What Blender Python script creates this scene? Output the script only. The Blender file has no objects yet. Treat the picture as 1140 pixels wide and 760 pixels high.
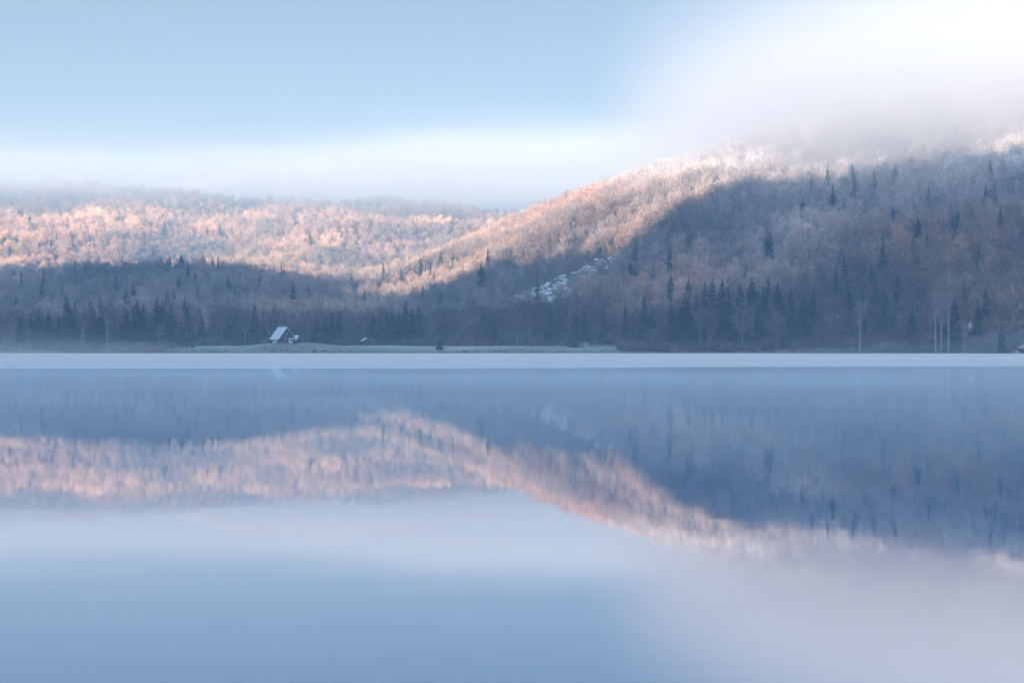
import bpy, bmesh, math, random
import numpy as np
from mathutils import Vector

random.seed(7)
rng = np.random.default_rng(11)
R = math.radians
sc = bpy.context.scene
COL = sc.collection

# ------------------------------------------------------------------ camera
F = 1583.0                    # focal length in photograph pixels (1140 wide)
HX, HY = 570.0, 389.5         # principal column, horizon row
CAMZ = 1.5
cam = bpy.data.cameras.new("camera"); co = bpy.data.objects.new("camera", cam); COL.objects.link(co)
co.location = (0, 0, CAMZ); co.rotation_euler = (R(90), 0, 0)
cam.sensor_width = 36; cam.lens = 36 * F / 1140
cam.shift_y = (HY - 380) / 1140
cam.clip_start = 0.1; cam.clip_end = 12000
sc.camera = co

def P(px, py, d):
    return np.array([(px - HX) / F * d, d, CAMZ + (HY - py) / F * d])

SUN_AZ, SUN_EL = R(210), R(7.0)
T = math.tan(SUN_EL)
SH = np.array([math.sin(SUN_AZ), math.cos(SUN_AZ)])   # horizontal direction to the sun
AW = -SH
PERP = np.array([-SH[1], SH[0]])

# ------------------------------------------------------------------ helpers
def tag(o, label=None, cat=None, group=None, kind=None):
    if label: o['label'] = label
    if cat: o['category'] = cat
    if group: o['group'] = group
    if kind: o['kind'] = kind
    return o

def mesh_np(name, V, faces_list, mats=(), midx=None, smooth=False):
    """faces_list: list of int arrays (n,k)."""
    me = bpy.data.meshes.new(name)
    V = np.asarray(V, dtype=np.float32)
    loops = np.concatenate([f.reshape(-1) for f in faces_list]) if faces_list else np.zeros(0, int)
    tot = np.concatenate([np.full(len(f), f.shape[1]) for f in faces_list]) if faces_list else np.zeros(0, int)
    st = np.concatenate([[0], np.cumsum(tot)[:-1]]) if len(tot) else np.zeros(0, int)
    me.vertices.add(len(V)); me.vertices.foreach_set("co", V.ravel())
    if len(tot):
        me.loops.add(len(loops)); me.loops.foreach_set("vertex_index", loops.astype(np.int32))
        me.polygons.add(len(tot)); me.polygons.foreach_set("loop_start", st.astype(np.int32))
        me.polygons.foreach_set("loop_total", tot.astype(np.int32))
        if midx is not None: me.polygons.foreach_set("material_index", np.asarray(midx, dtype=np.int32))
        if smooth: me.polygons.foreach_set("use_smooth", np.ones(len(tot), bool))
    for m in mats: me.materials.append(m)
    me.update(calc_edges=True); me.validate()
    return me

def link(name, me, parent=None):
    o = bpy.data.objects.new(name, me); COL.objects.link(o)
    if parent is not None: o.parent = parent
    return o

def empty(name, loc, rz=0.0):
    o = bpy.data.objects.new(name, None); COL.objects.link(o)
    o.location = loc; o.rotation_euler = (0, 0, rz)
    return o

def vnoise(x, y, seed=0):
    """smooth 2D value noise in -1..1"""
    r = np.random.default_rng(seed); tab = r.uniform(-1, 1, (64, 64))
    xi = np.floor(x).astype(int); yi = np.floor(y).astype(int)
    fx = x - xi; fy = y - yi
    fx = fx * fx * (3 - 2 * fx); fy = fy * fy * (3 - 2 * fy)
    g = lambda a, b: tab[a % 64, b % 64]
    return (g(xi, yi) * (1 - fx) + g(xi + 1, yi) * fx) * (1 - fy) + (g(xi, yi + 1) * (1 - fx) + g(xi + 1, yi + 1) * fx) * fy

def fbm(x, y, wl, seed=0, oct=3):
    s = 0; a = 1.0
    for k in range(oct):
        s = s + a * vnoise(x / wl + 17.3 * k, y / wl - 9.1 * k, seed + k); wl /= 2.1; a *= .5
    return s

def sstep(a, b, x):
    t = np.clip((x - a) / (b - a), 0, 1); return t * t * (3 - 2 * t)

# ------------------------------------------------------------------ node helpers
class NT:
    def __init__(s, tree): s.t = tree; s.n = tree.nodes; s.l = tree.links
    def node(s, typ, **kw):
        n = s.n.new(typ)
        for k, v in kw.items(): setattr(n, k, v)
        return n
    def put(s, sock, v):
        if isinstance(v, bpy.types.NodeSocket): s.l.new(v, sock)
        else: sock.default_value = v
    def math(s, op, a, b=0.0, c=None, clamp=False):
        n = s.node('ShaderNodeMath', operation=op, use_clamp=clamp)
        s.put(n.inputs[0], a); s.put(n.inputs[1], b)
        if c is not None: s.put(n.inputs[2], c)
        return n.outputs[0]
    def ss(s, v, a, b, lo=0.0, hi=1.0):
        n = s.node('ShaderNodeMapRange', interpolation_type='SMOOTHSTEP')
        s.put(n.inputs['Value'], v); s.put(n.inputs['From Min'], a); s.put(n.inputs['From Max'], b)
        s.put(n.inputs['To Min'], lo); s.put(n.inputs['To Max'], hi)
        return n.outputs['Result']
    def noise(s, vec, scale=(1, 1, 1), sc=1.0, detail=3.0, rough=.55, off=(0, 0, 0)):
        m = s.node('ShaderNodeMapping'); s.put(m.inputs['Vector'], vec)
        m.inputs['Scale'].default_value = scale; m.inputs['Location'].default_value = off
        n = s.node('ShaderNodeTexNoise'); s.l.new(m.outputs[0], n.inputs['Vector'])
        n.inputs['Scale'].default_value = sc; n.inputs['Detail'].default_value = detail; n.inputs['Roughness'].default_value = rough
        return n.outputs['Fac']
    def mix(s, f, a, b, blend='MIX'):
        n = s.node('ShaderNodeMix', data_type='RGBA', blend_type=blend)
        s.put(n.inputs['Factor'], f); s.put(n.inputs['A'], a); s.put(n.inputs['B'], b) if False else None
        s.put(n.inputs[6], a); s.put(n.inputs[7], b)
        return n.outputs[2]

def material(name):
    m = bpy.data.materials.new(name); m.use_nodes = True; m.node_tree.nodes.clear()
    t = NT(m.node_tree); out = t.node('ShaderNodeOutputMaterial')
    return m, t, out

def simple(name, col, rough=.8, var=.25, scale=2.0, col2=None, stretch=(1, 1, 1)):
    m, t, out = material(name)
    b = t.node('ShaderNodeBsdfPrincipled'); t.l.new(b.outputs[0], out.inputs['Surface'])
    tc = t.node('ShaderNodeTexCoord').outputs['Object']
    n = t.noise(tc, scale=stretch, sc=scale, detail=4)
    c2 = col2 or tuple(c * (1 - var) for c in col)
    t.put(b.inputs['Base Color'], t.mix(t.ss(n, .35, .65), (*col, 1), (*c2, 1)))
    b.inputs['Roughness'].default_value = rough
    b.inputs['Specular IOR Level'].default_value = .25
    return m

# ------------------------------------------------------------------ terrain
def poly3(pts, sink):
    q = [P(*p) - np.array([0, 0, sink]) for p in pts]
    out = []
    for a, b in zip(q[:-1], q[1:]):
        n = max(2, int(np.linalg.norm((b - a)[:2]) / 14))
        for k in range(n): out.append(a + (b - a) * k / n)
    out.append(q[-1])
    return np.array(out)

def cones(x, y, ridge, slope, back=None):
    z = np.full(x.shape, -1e3)
    for px, py, pz in ridge:
        d = np.hypot(x - px, y - py)
        z = np.maximum(z, pz - slope * d)
    return z

def smax(a, b, k):
    h = np.clip(.5 + .5 * (a - b) / k, 0, 1)
    return b * (1 - h) + a * h + k * h * (1 - h)

spur = poly3([(520, 306, 1950), (556, 292, 1780), (600, 247, 1600), (650, 210, 1450), (700, 190, 1330), (760, 170, 1250),
              (850, 143, 1160), (950, 112, 1090), (1140, 78, 1060), (1350, 60, 1080)], 15)
left_crest = poly3([(-330, 222, 2300), (-150, 212, 2300), (0, 208, 2280), (200, 211, 2250), (400, 221, 2220), (500, 228, 2180),
                    (600, 238, 2140), (660, 244, 2140), (760, 250, 2140)], 16)
lobe = poly3([(250, 262, 1900), (300, 250, 1880), (350, 240, 1850), (412, 232, 1830), (470, 235, 1820), (515, 248, 1810), (540, 264, 1790)], 16)
saddle = poly3([(440, 239, 1960), (480, 241, 1980), (520, 245, 1980), (570, 249, 1980)], 16)
lobe2 = poly3([(-120, 268, 1750), (-20, 258, 1780), (60, 252, 1800), (130, 256, 1800)], 16)
strip = poly3([(120, 293, 1500), (200, 289, 1480), (300, 293, 1450), (380, 301, 1430), (440, 300, 1450), (500, 296, 1500), (545, 294, 1560)], 15)
low = poly3([(-260, 304, 1120), (-60, 305, 1120), (40, 301, 1090), (100, 299, 1080), (150, 289, 1080), (205, 286, 1080), (250, 293, 1090), (300, 309, 1120),
             (380, 315, 1130), (430, 324, 1130), (490, 326, 1150), (520, 316, 1160), (560, 300, 1180), (620, 296, 1220)], 17)
back = poly3([(150, 214, 3000), (240, 196, 2950), (330, 182, 2900), (420, 186, 2900), (470, 200, 2950), (510, 222, 3000)], 14)

def shore_y(x):
    return 664 + 7 * vnoise(x / 90, x * 0 + 3, 5) + 3 * vnoise(x / 25, x * 0, 6) - 34 * sstep(110, 420, x) + 3 * sstep(-160, -240, x)

occ = None
def plain(x, y):
    ys = shore_y(x)
    far = y - ys
    near = -(y + 9 + 4 * vnoise(x / 40, x * 0, 8))
    side = np.abs(x + 0) - (900 + 60 * vnoise(y / 120, y * 0, 4))
    sd = np.maximum(np.maximum(far, near), side)
    z = np.where(sd < 0, np.maximum(sd * .25, -4), np.minimum(sd * .32, 1.7) + np.clip(sd - 6, 0, 90) * .032)
    z = z + np.clip(y - 760, 0, 700) * .030
    z = z + np.where(sd > 0, sstep(0, 5, sd) * 3.3 * np.exp(-((x + 106) / 24.0) ** 2 - ((y - 684) / 19.0) ** 2), 0)      # the knoll the chalet stands on
    return z

def height(x, y, with_occ=True):
    z = plain(x, y)
    n = fbm(x, y, 190, 21, 4)
    h = cones(x, y, spur, .43)
    h = h + 3 * n + (6 * n + 6 * fbm(x, y, 60, 35, 2)) * sstep(10, 60, h) * (1 - .8 * sstep(1090, 1150, y)) * sstep(-60, 50, x)
    h2 = cones(x, y, left_crest, .25) + 13 * n
    h2 = np.maximum(h2, cones(x, y, lobe, .30) + 9 * n + 4 * fbm(x, y, 70, 31, 2))
    h2 = np.maximum(h2, cones(x, y, saddle, .27) + 4 * n)
    h2 = np.maximum(h2, cones(x, y, lobe2, .27) + 11 * n + 4 * fbm(x, y, 70, 31, 2))
    h2 = np.maximum(h2, cones(x, y, strip, .20) + 3 * n)
    h3 = cones(x, y, low, .17) + 2.5 * n
    h4 = cones(x, y, back, .32) + 8 * n
    for hh in (h, h2, h3, h4):
        z = np.where(hh > z - 12, smax(z, hh, 10.0), z)
    # the lake stays a lake
    inlake = (y < shore_y(x)) & (y > -9) & (np.abs(x) < 880)
    z = np.where(inlake, np.minimum(z, plain(x, y)), z)
    if with_occ and occ is not None:
        ho = cones(x, y, occ, .95)
        z = np.maximum(z, ho)
    return z

def ray_hit(px, py, lift=10.0, d0=640, d1=3200):
    d = np.arange(d0, d1, 4.0)
    x = (px - HX) / F * d; zr = CAMZ + (HY - py) / F * d
    zt = height(x, d, False) + lift
    k = np.argmax(zt > zr)
    if not (zt > zr).any(): return None
    return np.array([x[k], d[k], zr[k]])

# upper edge of the shade as the photograph shows it -> ridge line of the mountain that casts it
edge = [(0, 302), (60, 299), (130, 296), (200, 292), (260, 300), (320, 306), (430, 315), (480, 317), (520, 304), (560, 291), (600, 284), (640, 270), (690, 250), (740, 238),
        (782, 224), (820, 207), (860, 188), (909, 160), (930, 150)]
uv = []
for px, py in edge:
    h = ray_hit(px, py)
    uv.append((PERP @ h[:2], h[2] + (AW @ h[:2]) * T))     # a ray rises by T per metre towards the sun
uv.sort()
ridge = []
us = np.array([q[0] for q in uv]); vs = np.array([q[1] for q in uv])
for u in np.arange(-2300, 620, 12.0):
    v = min(float(np.interp(u, us, vs)), 240.0) - 17 * float(sstep(-440, -375, u))
    if u > us[-1]: v = 223.0 + 26 * float(sstep(-272, -232, u))
    if u < us[0]: v = vs[0] + min(40, (us[0] - u) * .06)
    hz = v + 75
    a = (-100 - 1.063 * hz / .85 - (.866 - .18) * u) / .812
    a = min(a, 620.0)
    a = max(a, -1100.0)
    p = u * PERP + a * AW
    ridge.append((p[0], p[1], v - a * T - 6 + 5 * math.sin(u / 27.0) + 4 * math.sin(u / 11.0 + 1) - 3 * math.sin(u / 6.1)))
occ = np.array(ridge)


GX0, GX1, GY0, GY1, GS = -1700, 1500, -1400, 3500, 12.5
gx = np.arange(GX0, GX1 + 1, GS); gy = np.arange(GY0, GY1 + 1, GS)
XX, YY = np.meshgrid(gx, gy)
ZZ = np.zeros_like(XX)
for k in range(0, len(gy), 20):
    ZZ[k:k + 20] = height(XX[k:k + 20], YY[k:k + 20])
def ground_z(x, y):
    """bilinear on the built sheet, so that things stand on it"""
    fx = (np.asarray(x, float) - GX0) / GS; fy = (np.asarray(y, float) - GY0) / GS
    ix = np.clip(fx.astype(int), 0, len(gx) - 2); iy = np.clip(fy.astype(int), 0, len(gy) - 2)
    tx = fx - ix; ty = fy - iy
    return (ZZ[iy, ix] * (1 - tx) + ZZ[iy, ix + 1] * tx) * (1 - ty) + (ZZ[iy + 1, ix] * (1 - tx) + ZZ[iy + 1, ix + 1] * tx) * ty

# scree strip on the spur: two streaks given by photo points on the slope
scree_line = [np.array(ray_hit(px, py, 2.0)) for px, py in ((556, 345), (590, 328), (620, 315), (650, 300), (684, 288))]
scree_line2 = [np.array(ray_hit(px, py, 2.0)) for px, py in ((600, 340), (618, 328), (640, 322))]
def seg_dist(x, y, line):
    best = np.full(np.shape(x), 1e9)
    for a, b in zip(line[:-1], line[1:]):
        ax, ay = a[:2]; dx, dy = (b - a)[:2]; L = dx * dx + dy * dy + 1e-9
        t = np.clip(((x - ax) * dx + (y - ay) * dy) / L, 0, 1)
        best = np.minimum(best, np.hypot(x - ax - t * dx, y - ay - t * dy))
    return best
def scree_dist(x, y): return np.minimum(seg_dist(x, y, scree_line), seg_dist(x, y, scree_line2))
def meadow(x, y):
    """1 on the frosty meadow by the far shore"""
    d = y - shore_y(x)
    w = sstep(-172, -155, x) * sstep(60, 44, x) * sstep(3, 6, d) * sstep(76, 64, d + 8 * vnoise(x / 22, x * 0, 40))
    return w

# ---- ground colours: what grows or lies there (frosty grass, leaf litter, stones)
xv, yv = XX.ravel(), YY.ravel()
n1 = fbm(xv, yv, 120, 50); n2 = fbm(xv, yv, 30, 60)
litter = np.array([.150, .112, .085])[None] * (1 + .3 * n2[:, None])
frostc = np.array([.42, .42, .44])
fr = np.clip(sstep(95, 190, ZZ.ravel()) * .55 * (xv > -20) + .12 + .1 * n1, 0, .7)[:, None]
gc = litter * (1 - fr) + frostc * fr
md = meadow(xv, yv)[:, None]
gc = gc * (1 - md) + np.array([.25, .265, .235]) * (1 + .45 * n2[:, None] + .25 * n1[:, None]) * md
sd = np.abs(yv - shore_y(xv))
st = (sstep(14, 2, sd) * (ZZ.ravel() < 3))[:, None]
gc = gc * (1 - st * .6) + np.array([.2, .19, .18]) * st * .6
bed = (ZZ.ravel() < -.4)[:, None]
gc = np.where(bed, np.array([.06, .07, .06]), gc)
nx, ny = len(gx), len(gy)
idx = np.arange(nx * ny).reshape(ny, nx)
quads = np.stack([idx[:-1, :-1], idx[:-1, 1:], idx[1:, 1:], idx[1:, :-1]], -1).reshape(-1, 4)
m_gr, t, out = material("ground_cover")
b = t.node('ShaderNodeBsdfPrincipled'); t.l.new(b.outputs[0], out.inputs['Surface'])
at = t.node('ShaderNodeAttribute', attribute_type='GEOMETRY', attribute_name='cover')
tc = t.node('ShaderNodeTexCoord').outputs['Object']
nn = t.noise(tc, sc=.35, detail=5, rough=.65)
t.put(b.inputs['Base Color'], t.mix(.8, at.outputs['Color'], t.mix(t.ss(nn, .3, .7), (.55, .55, .55, 1), (1.25, 1.25, 1.25, 1)), 'MULTIPLY'))
b.inputs['Roughness'].default_value = .95; b.inputs['Specular IOR Level'].default_value = .1
bp = t.node('ShaderNodeBump'); bp.inputs['Strength'].default_value = .6; bp.inputs['Distance'].default_value = 1.0
t.l.new(nn, bp.inputs['Height']); t.l.new(bp.outputs[0], b.inputs['Normal'])
me = mesh_np("hills", np.stack([xv, yv, ZZ.ravel()], 1), [quads], [m_gr], smooth=True)
ca = me.color_attributes.new("cover", 'FLOAT_COLOR', 'POINT')
ca.data.foreach_set("color", np.concatenate([np.clip(gc, 0, 1), np.ones((len(gc), 1))], 1).astype(np.float32).ravel())
tag(link("hills", me), kind='structure')

# ------------------------------------------------------------------ water and ice
m_w, t, out = material("lake_water")
b = t.node('ShaderNodeBsdfPrincipled'); t.l.new(b.outputs[0], out.inputs['Surface'])
b.inputs['Base Color'].default_value = (.010, .10, .21, 1); b.inputs['IOR'].default_value = 1.333
b.inputs['Roughness'].default_value = WATER_ROUGH = .025
tc = t.node('ShaderNodeTexCoord').outputs['Object']
nz = t.noise(tc, scale=(.10, .5, 1), sc=1.0, detail=3)
bp = t.node('ShaderNodeBump'); bp.inputs['Strength'].default_value = .06; bp.inputs['Distance'].default_value = .02
t.l.new(nz, bp.inputs['Height']); t.l.new(bp.outputs[0], b.inputs['Normal'])
gl = t.node('ShaderNodeBsdfGlossy'); gl.inputs['Color'].default_value = (1, 1, 1, 1); gl.inputs['Roughness'].default_value = WATER_ROUGH
t.l.new(bp.outputs[0], gl.inputs['Normal'])
mx = t.node('ShaderNodeMixShader'); mx.inputs[0].default_value = .30; t.l.new(b.outputs[0], mx.inputs[1]); t.l.new(gl.outputs[0], mx.inputs[2])
t.l.new(mx.outputs[0], out.inputs['Surface'])
wv = np.array([(-1400, -40, 0), (1400, -40, 0), (1400, 760, 0), (-1400, 760, 0)])
tag(link("lake_water", mesh_np("lake_water", wv, [np.array([[0, 1, 2, 3]])], [m_w])), kind='structure')

m_i, t, out = material("thin_frosted_ice")
b = t.node('ShaderNodeBsdfPrincipled'); t.l.new(b.outputs[0], out.inputs['Surface'])
tc = t.node('ShaderNodeTexCoord').outputs['Object']
ni = t.noise(tc, scale=(.004, .03, 1), sc=1.0, detail=4)
nj = t.noise(tc, scale=(.05, .3, 1), sc=1.0, detail=4, off=(5, 3, 0))
t.put(b.inputs['Base Color'], t.mix(t.ss(ni, .3, .7), t.mix(t.ss(nj, .3, .7), (.47, .405, .38, 1), (.55, .475, .45, 1)), (.61, .53, .50, 1)))
b.inputs['Roughness'].default_value = .5; b.inputs['IOR'].default_value = 1.31
# near edge of the ice sheet wanders a little, far edge runs under the bank
xs = np.linspace(-620, 620, 400)
e0 = 119 + 9.0 * vnoise(xs / 55, xs * 0, 71) + 4.0 * vnoise(xs / 17, xs * 0, 73) + .8 * vnoise(xs / 9, xs * 0, 72) + 26 * sstep(20, 110, xs) + 7 * sstep(-5, 25, xs)
V = np.concatenate([np.stack([xs, e0, xs * 0 + .012], 1), np.stack([xs, xs * 0 + 690, xs * 0 + .012], 1)])
q = np.stack([np.arange(399), np.arange(1, 400), np.arange(401, 800), np.arange(400, 799)], 1)
tag(link("ice", mesh_np("ice", V, [q], [m_i])), kind='structure')

# ------------------------------------------------------------------ tree models
def twig_material(name, rough=.9, v=.3):
    m, t, out = material(name)
    b = t.node('ShaderNodeBsdfPrincipled'); t.l.new(b.outputs[0], out.inputs['Surface'])
    at = t.node('ShaderNodeAttribute', attribute_type='INSTANCER', attribute_name='tcol')
    tc = t.node('ShaderNodeTexCoord').outputs['Object']
    n = t.noise(tc, sc=.9, detail=2)
    t.put(b.inputs['Base Color'], t.mix(1.0, at.outputs['Color'], t.mix(t.ss(n, .3, .7), (1 - v, 1 - v, 1 - v, 1), (1 + v, 1 + v, 1 + v, 1)), 'MULTIPLY'))
    b.inputs['Roughness'].default_value = rough; b.inputs['Specular IOR Level'].default_value = .1
    return m
m_twig = twig_material("twigs")
m_needle = twig_material("needles", v=.35)
m_bark = simple("pale_bark", (.30, .27, .245), .9, col2=(.20, .175, .155), scale=1.2, stretch=(1, 1, .3))
m_barkd = simple("dark_bark", (.10, .075, .06), .9, scale=1.5)

def tube(pts, rad, n=5):
    V = []; Q = []
    for k, (p, r) in enumerate(zip(pts, rad)):
        p = np.array(p); q = np.array(pts[min(k + 1, len(pts) - 1)]) - np.array(pts[max(k - 1, 0)])
        q = q / (np.linalg.norm(q) + 1e-9)
        a = np.cross(q, [0.3, 1, .1]); a /= np.linalg.norm(a); c = np.cross(q, a)
        for i in range(n):
            w = 2 * math.pi * i / n
            V.append(p + r * (math.cos(w) * a + math.sin(w) * c))
    for k in range(len(pts) - 1):
        for i in range(n):
            j = (i + 1) % n
            Q.append((k * n + i, k * n + j, (k + 1) * n + j, (k + 1) * n + i))
    return np.array(V), np.array(Q)

def join_tubes(lst):
    V = []; Q = []; o = 0
    for v, q in lst: V.append(v); Q.append(q + o); o += len(v)
    return np.concatenate(V), np.concatenate(Q)

def bare_tree(r, H, W, trunk_frac, nsp):
    """broadleaf tree without leaves: trunk with limbs, crown of fine twig slivers"""
    lean = r.uniform(-.5, .5, 2)
    tp = [(lean[0] * t_ ** 2 + .12 * math.sin(5 * t_), lean[1] * t_ ** 2, t_ * H * .82 - .5) for t_ in np.linspace(0, 1, 6)]
    tubes = [tube(tp, np.linspace(.26, .06, 6) * H / 17)]
    cz = H * (trunk_frac + (1 - trunk_frac) * .5); hz = H * (1 - trunk_frac) * .52
    ends = []
    for k in range(13):
        f = r.uniform(trunk_frac * .8, .8); az = 2.4 * k + r.uniform(-.5, .5)
        z0 = f * H; L = W * (1.05 - .55 * (f - trunk_frac * .8)) * r.uniform(.7, 1.05)
        s = np.array([lean[0] * (f / .82) ** 2, lean[1] * (f / .82) ** 2, z0 - .5])
        up = r.uniform(.5, 1.1)
        e = s + np.array([math.cos(az) * L, math.sin(az) * L, L * up])
        m_ = (s + e) / 2 + np.array([0, 0, -.15 * L])
        tubes.append(tube([s, m_, e], [.09 * H / 17, .06 * H / 17, .02], 3)); ends.append((s, m_, e))
    tv, tq = join_tubes(tubes)
    # twigs in clumps around limb ends and through the crown
    cl = []
    for s, m_, e in ends:
        for f in (.45, .75, 1.0): cl.append((m_ + (e - m_) * (f * 2 - 1) if f > .5 else s + (m_ - s) * f * 2))
    for k in range(16):
        d = r.normal(size=3); d /= np.linalg.norm(d); rr = r.uniform(.4, 1) ** .6
        cl.append(np.array([d[0] * W * .95 * rr, d[1] * W * .95 * rr, cz + d[2] * hz * rr]))
    cl = np.array(cl)
    c = cl[r.integers(0, len(cl), nsp)] + r.normal(size=(nsp, 3)) * np.array([.75, .75, .8]) * W / 4
    ctr = np.array([0, 0, cz - hz * .9])
    d = c - ctr; d /= np.linalg.norm(d, axis=1)[:, None]
    d = d + r.normal(size=(nsp, 3)) * .45 + np.array([0, 0, .25]); d /= np.linalg.norm(d, axis=1)[:, None]
    L = r.uniform(.9, 2.1, nsp)[:, None]; w = r.uniform(.05, .12, nsp)[:, None]
    side = np.cross(d, r.normal(size=(nsp, 3))); side /= np.linalg.norm(side, axis=1)[:, None]
    side2 = np.cross(d, side)
    # every sliver forks once: two triangles
    A = c - d * L * .5; tip = c + d * L * .5; tip2 = c + d * L * .3 + side2 * L * .35
    V = np.stack([A - side * w, A + side * w, tip, c - side * w * .8, c + side * w * .8, tip2], 1).reshape(-1, 3)
    keep = V[:, 2] > .3
    V[~keep, 2] = .3
    Tq = np.arange(len(V)).reshape(-1, 3)
    return (tv, tq), (V, Tq)

def spruce(r, H, W, nb, foot=.05):
    tubes = [tube([(0, 0, -.5), (0, 0, H * .5), (0, 0, H)], [.28 * H / 22, .16 * H / 22, .02])]
    tv, tq = join_tubes(tubes)
    V = []; Tq = []
    zs = np.sort(r.uniform(foot, .995, nb)); ph = r.uniform(0, 6, 3)
    for z in zs:
        rad = W * (1 - z) ** .85 * r.uniform(.55, 1.1) * (1 + .16 * math.sin(13 * z + ph[0]) + .12 * math.sin(29 * z + ph[1])) + .12
        az = r.uniform(0, 2 * math.pi); dr = -.30 - .25 * r.uniform() + .35 * z
        d = np.array([math.cos(az), math.sin(az), dr]); s = np.array([-math.sin(az), math.cos(az), 0])
        p0 = np.array([0, 0, z * H]) + d * rad * .1; p1 = p0 + d * rad * .62; p2 = p0 + d * rad + np.array([0, 0, .12 * rad])
        w = rad * .26 + .16
        hang = np.array([0, 0, -1.0]) * (w * r.uniform(.5, .9))
        o = len(V)
        V += [p0, p1 - s * w, p2, p1 + s * w, p1 + hang, p0 + d * rad * .3 + hang * .8]
        Tq += [(o, o + 1, o + 2), (o, o + 2, o + 3), (o, o + 4, o + 2), (o, o + 5, o + 4)]
    return (tv, tq), (np.array(V), np.array(Tq))

def shrub(r, H, W, nsp):
    az = r.uniform(0, 6.283, nsp); rr = r.uniform(0, 1, nsp) ** .5 * W
    base = np.stack([np.cos(az) * rr * .6, np.sin(az) * rr * .6, r.uniform(0, .35, nsp) * H], 1)
    d = np.stack([np.cos(az) * .5, np.sin(az) * .5, np.ones(nsp)], 1) + r.normal(size=(nsp, 3)) * .4
    d /= np.linalg.norm(d, axis=1)[:, None]
    L = (r.uniform(.3, .75, nsp) * H)[:, None]; w = r.uniform(.04, .1, nsp)[:, None]
    side = np.cross(d, r.normal(size=(nsp, 3))); side /= np.linalg.norm(side, axis=1)[:, None]
    V = np.stack([base - side * w, base + side * w, base + d * L], 1).reshape(-1, 3)
    V[:, 2] = np.maximum(V[:, 2], .02)
    return V, np.arange(len(V)).reshape(-1, 3)

r0 = np.random.default_rng(3)
BARE = [bare_tree(r0, 17, 3.9, .28, 620), bare_tree(r0, 17, 3.3, .42, 520), bare_tree(r0, 17, 4.5, .22, 720), bare_tree(r0, 17, 2.7, .36, 430), bare_tree(r0, 17, 2.7, .62, 330)]
SPR = [spruce(r0, 22, 3.4, 380), spruce(r0, 22, 2.7, 300, .14), spruce(r0, 22, 4.2, 440), spruce(r0, 22, 3.8, 300, .1), spruce(r0, 22, 3.0, 420), spruce(r0, 22, 3.5, 250, .2)]
SHR = [shrub(r0, 3.4, 2.2, 260), shrub(r0, 2.6, 2.6, 260)]
bare_parts = [(mesh_np("trunk", a[0], [a[1]], [m_bark], smooth=True), mesh_np("crown", c[0], [c[1]], [m_twig])) for a, c in BARE]
spr_parts = [(mesh_np("trunk", a[0], [a[1]], [m_barkd], smooth=True), mesh_np("crown", c[0], [c[1]], [m_needle])) for a, c in SPR]
shr_mesh = [mesh_np("shrub", v, [q], [m_twig]) for v, q in SHR]
def both(name, a, c, ma, mc):
    return mesh_np(name, np.concatenate([a[0], c[0]]), [a[1], c[1] + len(a[0])], [ma, mc], midx=[0] * len(a[1]) + [1] * len(c[1]))
bare_one = [both("bare_tree_shape", a, c, m_bark, m_twig) for a, c in BARE]
spr_one = [both("spruce_shape", a, c, m_barkd, m_needle) for a, c in SPR]

# ------------------------------------------------------------------ where the woods stand
def colour_at(x, y, z, k):
    """own colour of the crowns: russet beech leaves, grey-brown twigs, tan larch and rime"""
    n = fbm(x, y, 130, 81); n2_ = fbm(x, y, 45, 91)
    u = rng.uniform(0, 1, len(x))
    grey = np.array([.30, .235, .225]); rus = np.array([.42, .19, .115]); tan = np.array([.50, .365, .23]); rime = np.array([.70, .67, .67])
    right = sstep(-20, 60, x); rimy = sstep(60, 190, x)
    streak = sstep(1380, 1420, y) * sstep(1600, 1540, y) * (x < 20)
    wr = np.clip(.36 + .55 * n + .5 * n2_ + .35 * (u - .5) + right * .5 * sstep(95, 50, z) * sstep(130, 230, x) - .25 * (1 - right) * sstep(60, 20, z), 0, 1)
    wt = np.clip(.18 + .45 * streak + .3 * n2_ + .25 * n + .6 * (rng.uniform(0, 1, len(x)) - .6), 0, 1) * (1 - right * .6)
    c = grey * (1 - wr[:, None]) + rus * wr[:, None]
    c = c * (1 - wt[:, None]) + tan * wt[:, None]
    wf = rimy * (.22 + .73 * sstep(20, 125, z + 30 * n)) + .10 * rng.uniform(0, 1, len(x)) + (1 - rimy) * (.06 + .10 * rng.uniform(0, 1, len(x)))
    wf = wf * (1 - .65 * sstep(90, 45, z) * sstep(120, 220, x))
    wf = np.clip(wf * (.75 + .5 * rng.uniform(0, 1, len(x))), 0, .95)
    c = c * (1 - wf[:, None]) + rime * wf[:, None]
    belt = sstep(105, 60, y - shore_y(x) - 64 * ((x > -165) & (x < 52)) + 22 * n2_) * (1 - .45 * sstep(150, 240, x))      # crowns darker in a belt along the water
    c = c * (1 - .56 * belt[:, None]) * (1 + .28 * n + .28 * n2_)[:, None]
    return c * rng.uniform(.72, 1.25, (len(x), 1))

def jitter(x0, x1, y0, y1, s):
    ax = np.arange(x0, x1, s); ay = np.arange(y0, y1, s)
    X, Y = np.meshgrid(ax, ay)
    X = X + rng.uniform(-.5, .5, X.shape) * s; Y = Y + rng.uniform(-.5, .5, Y.shape) * s
    return X.ravel(), Y.ravel()

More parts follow.
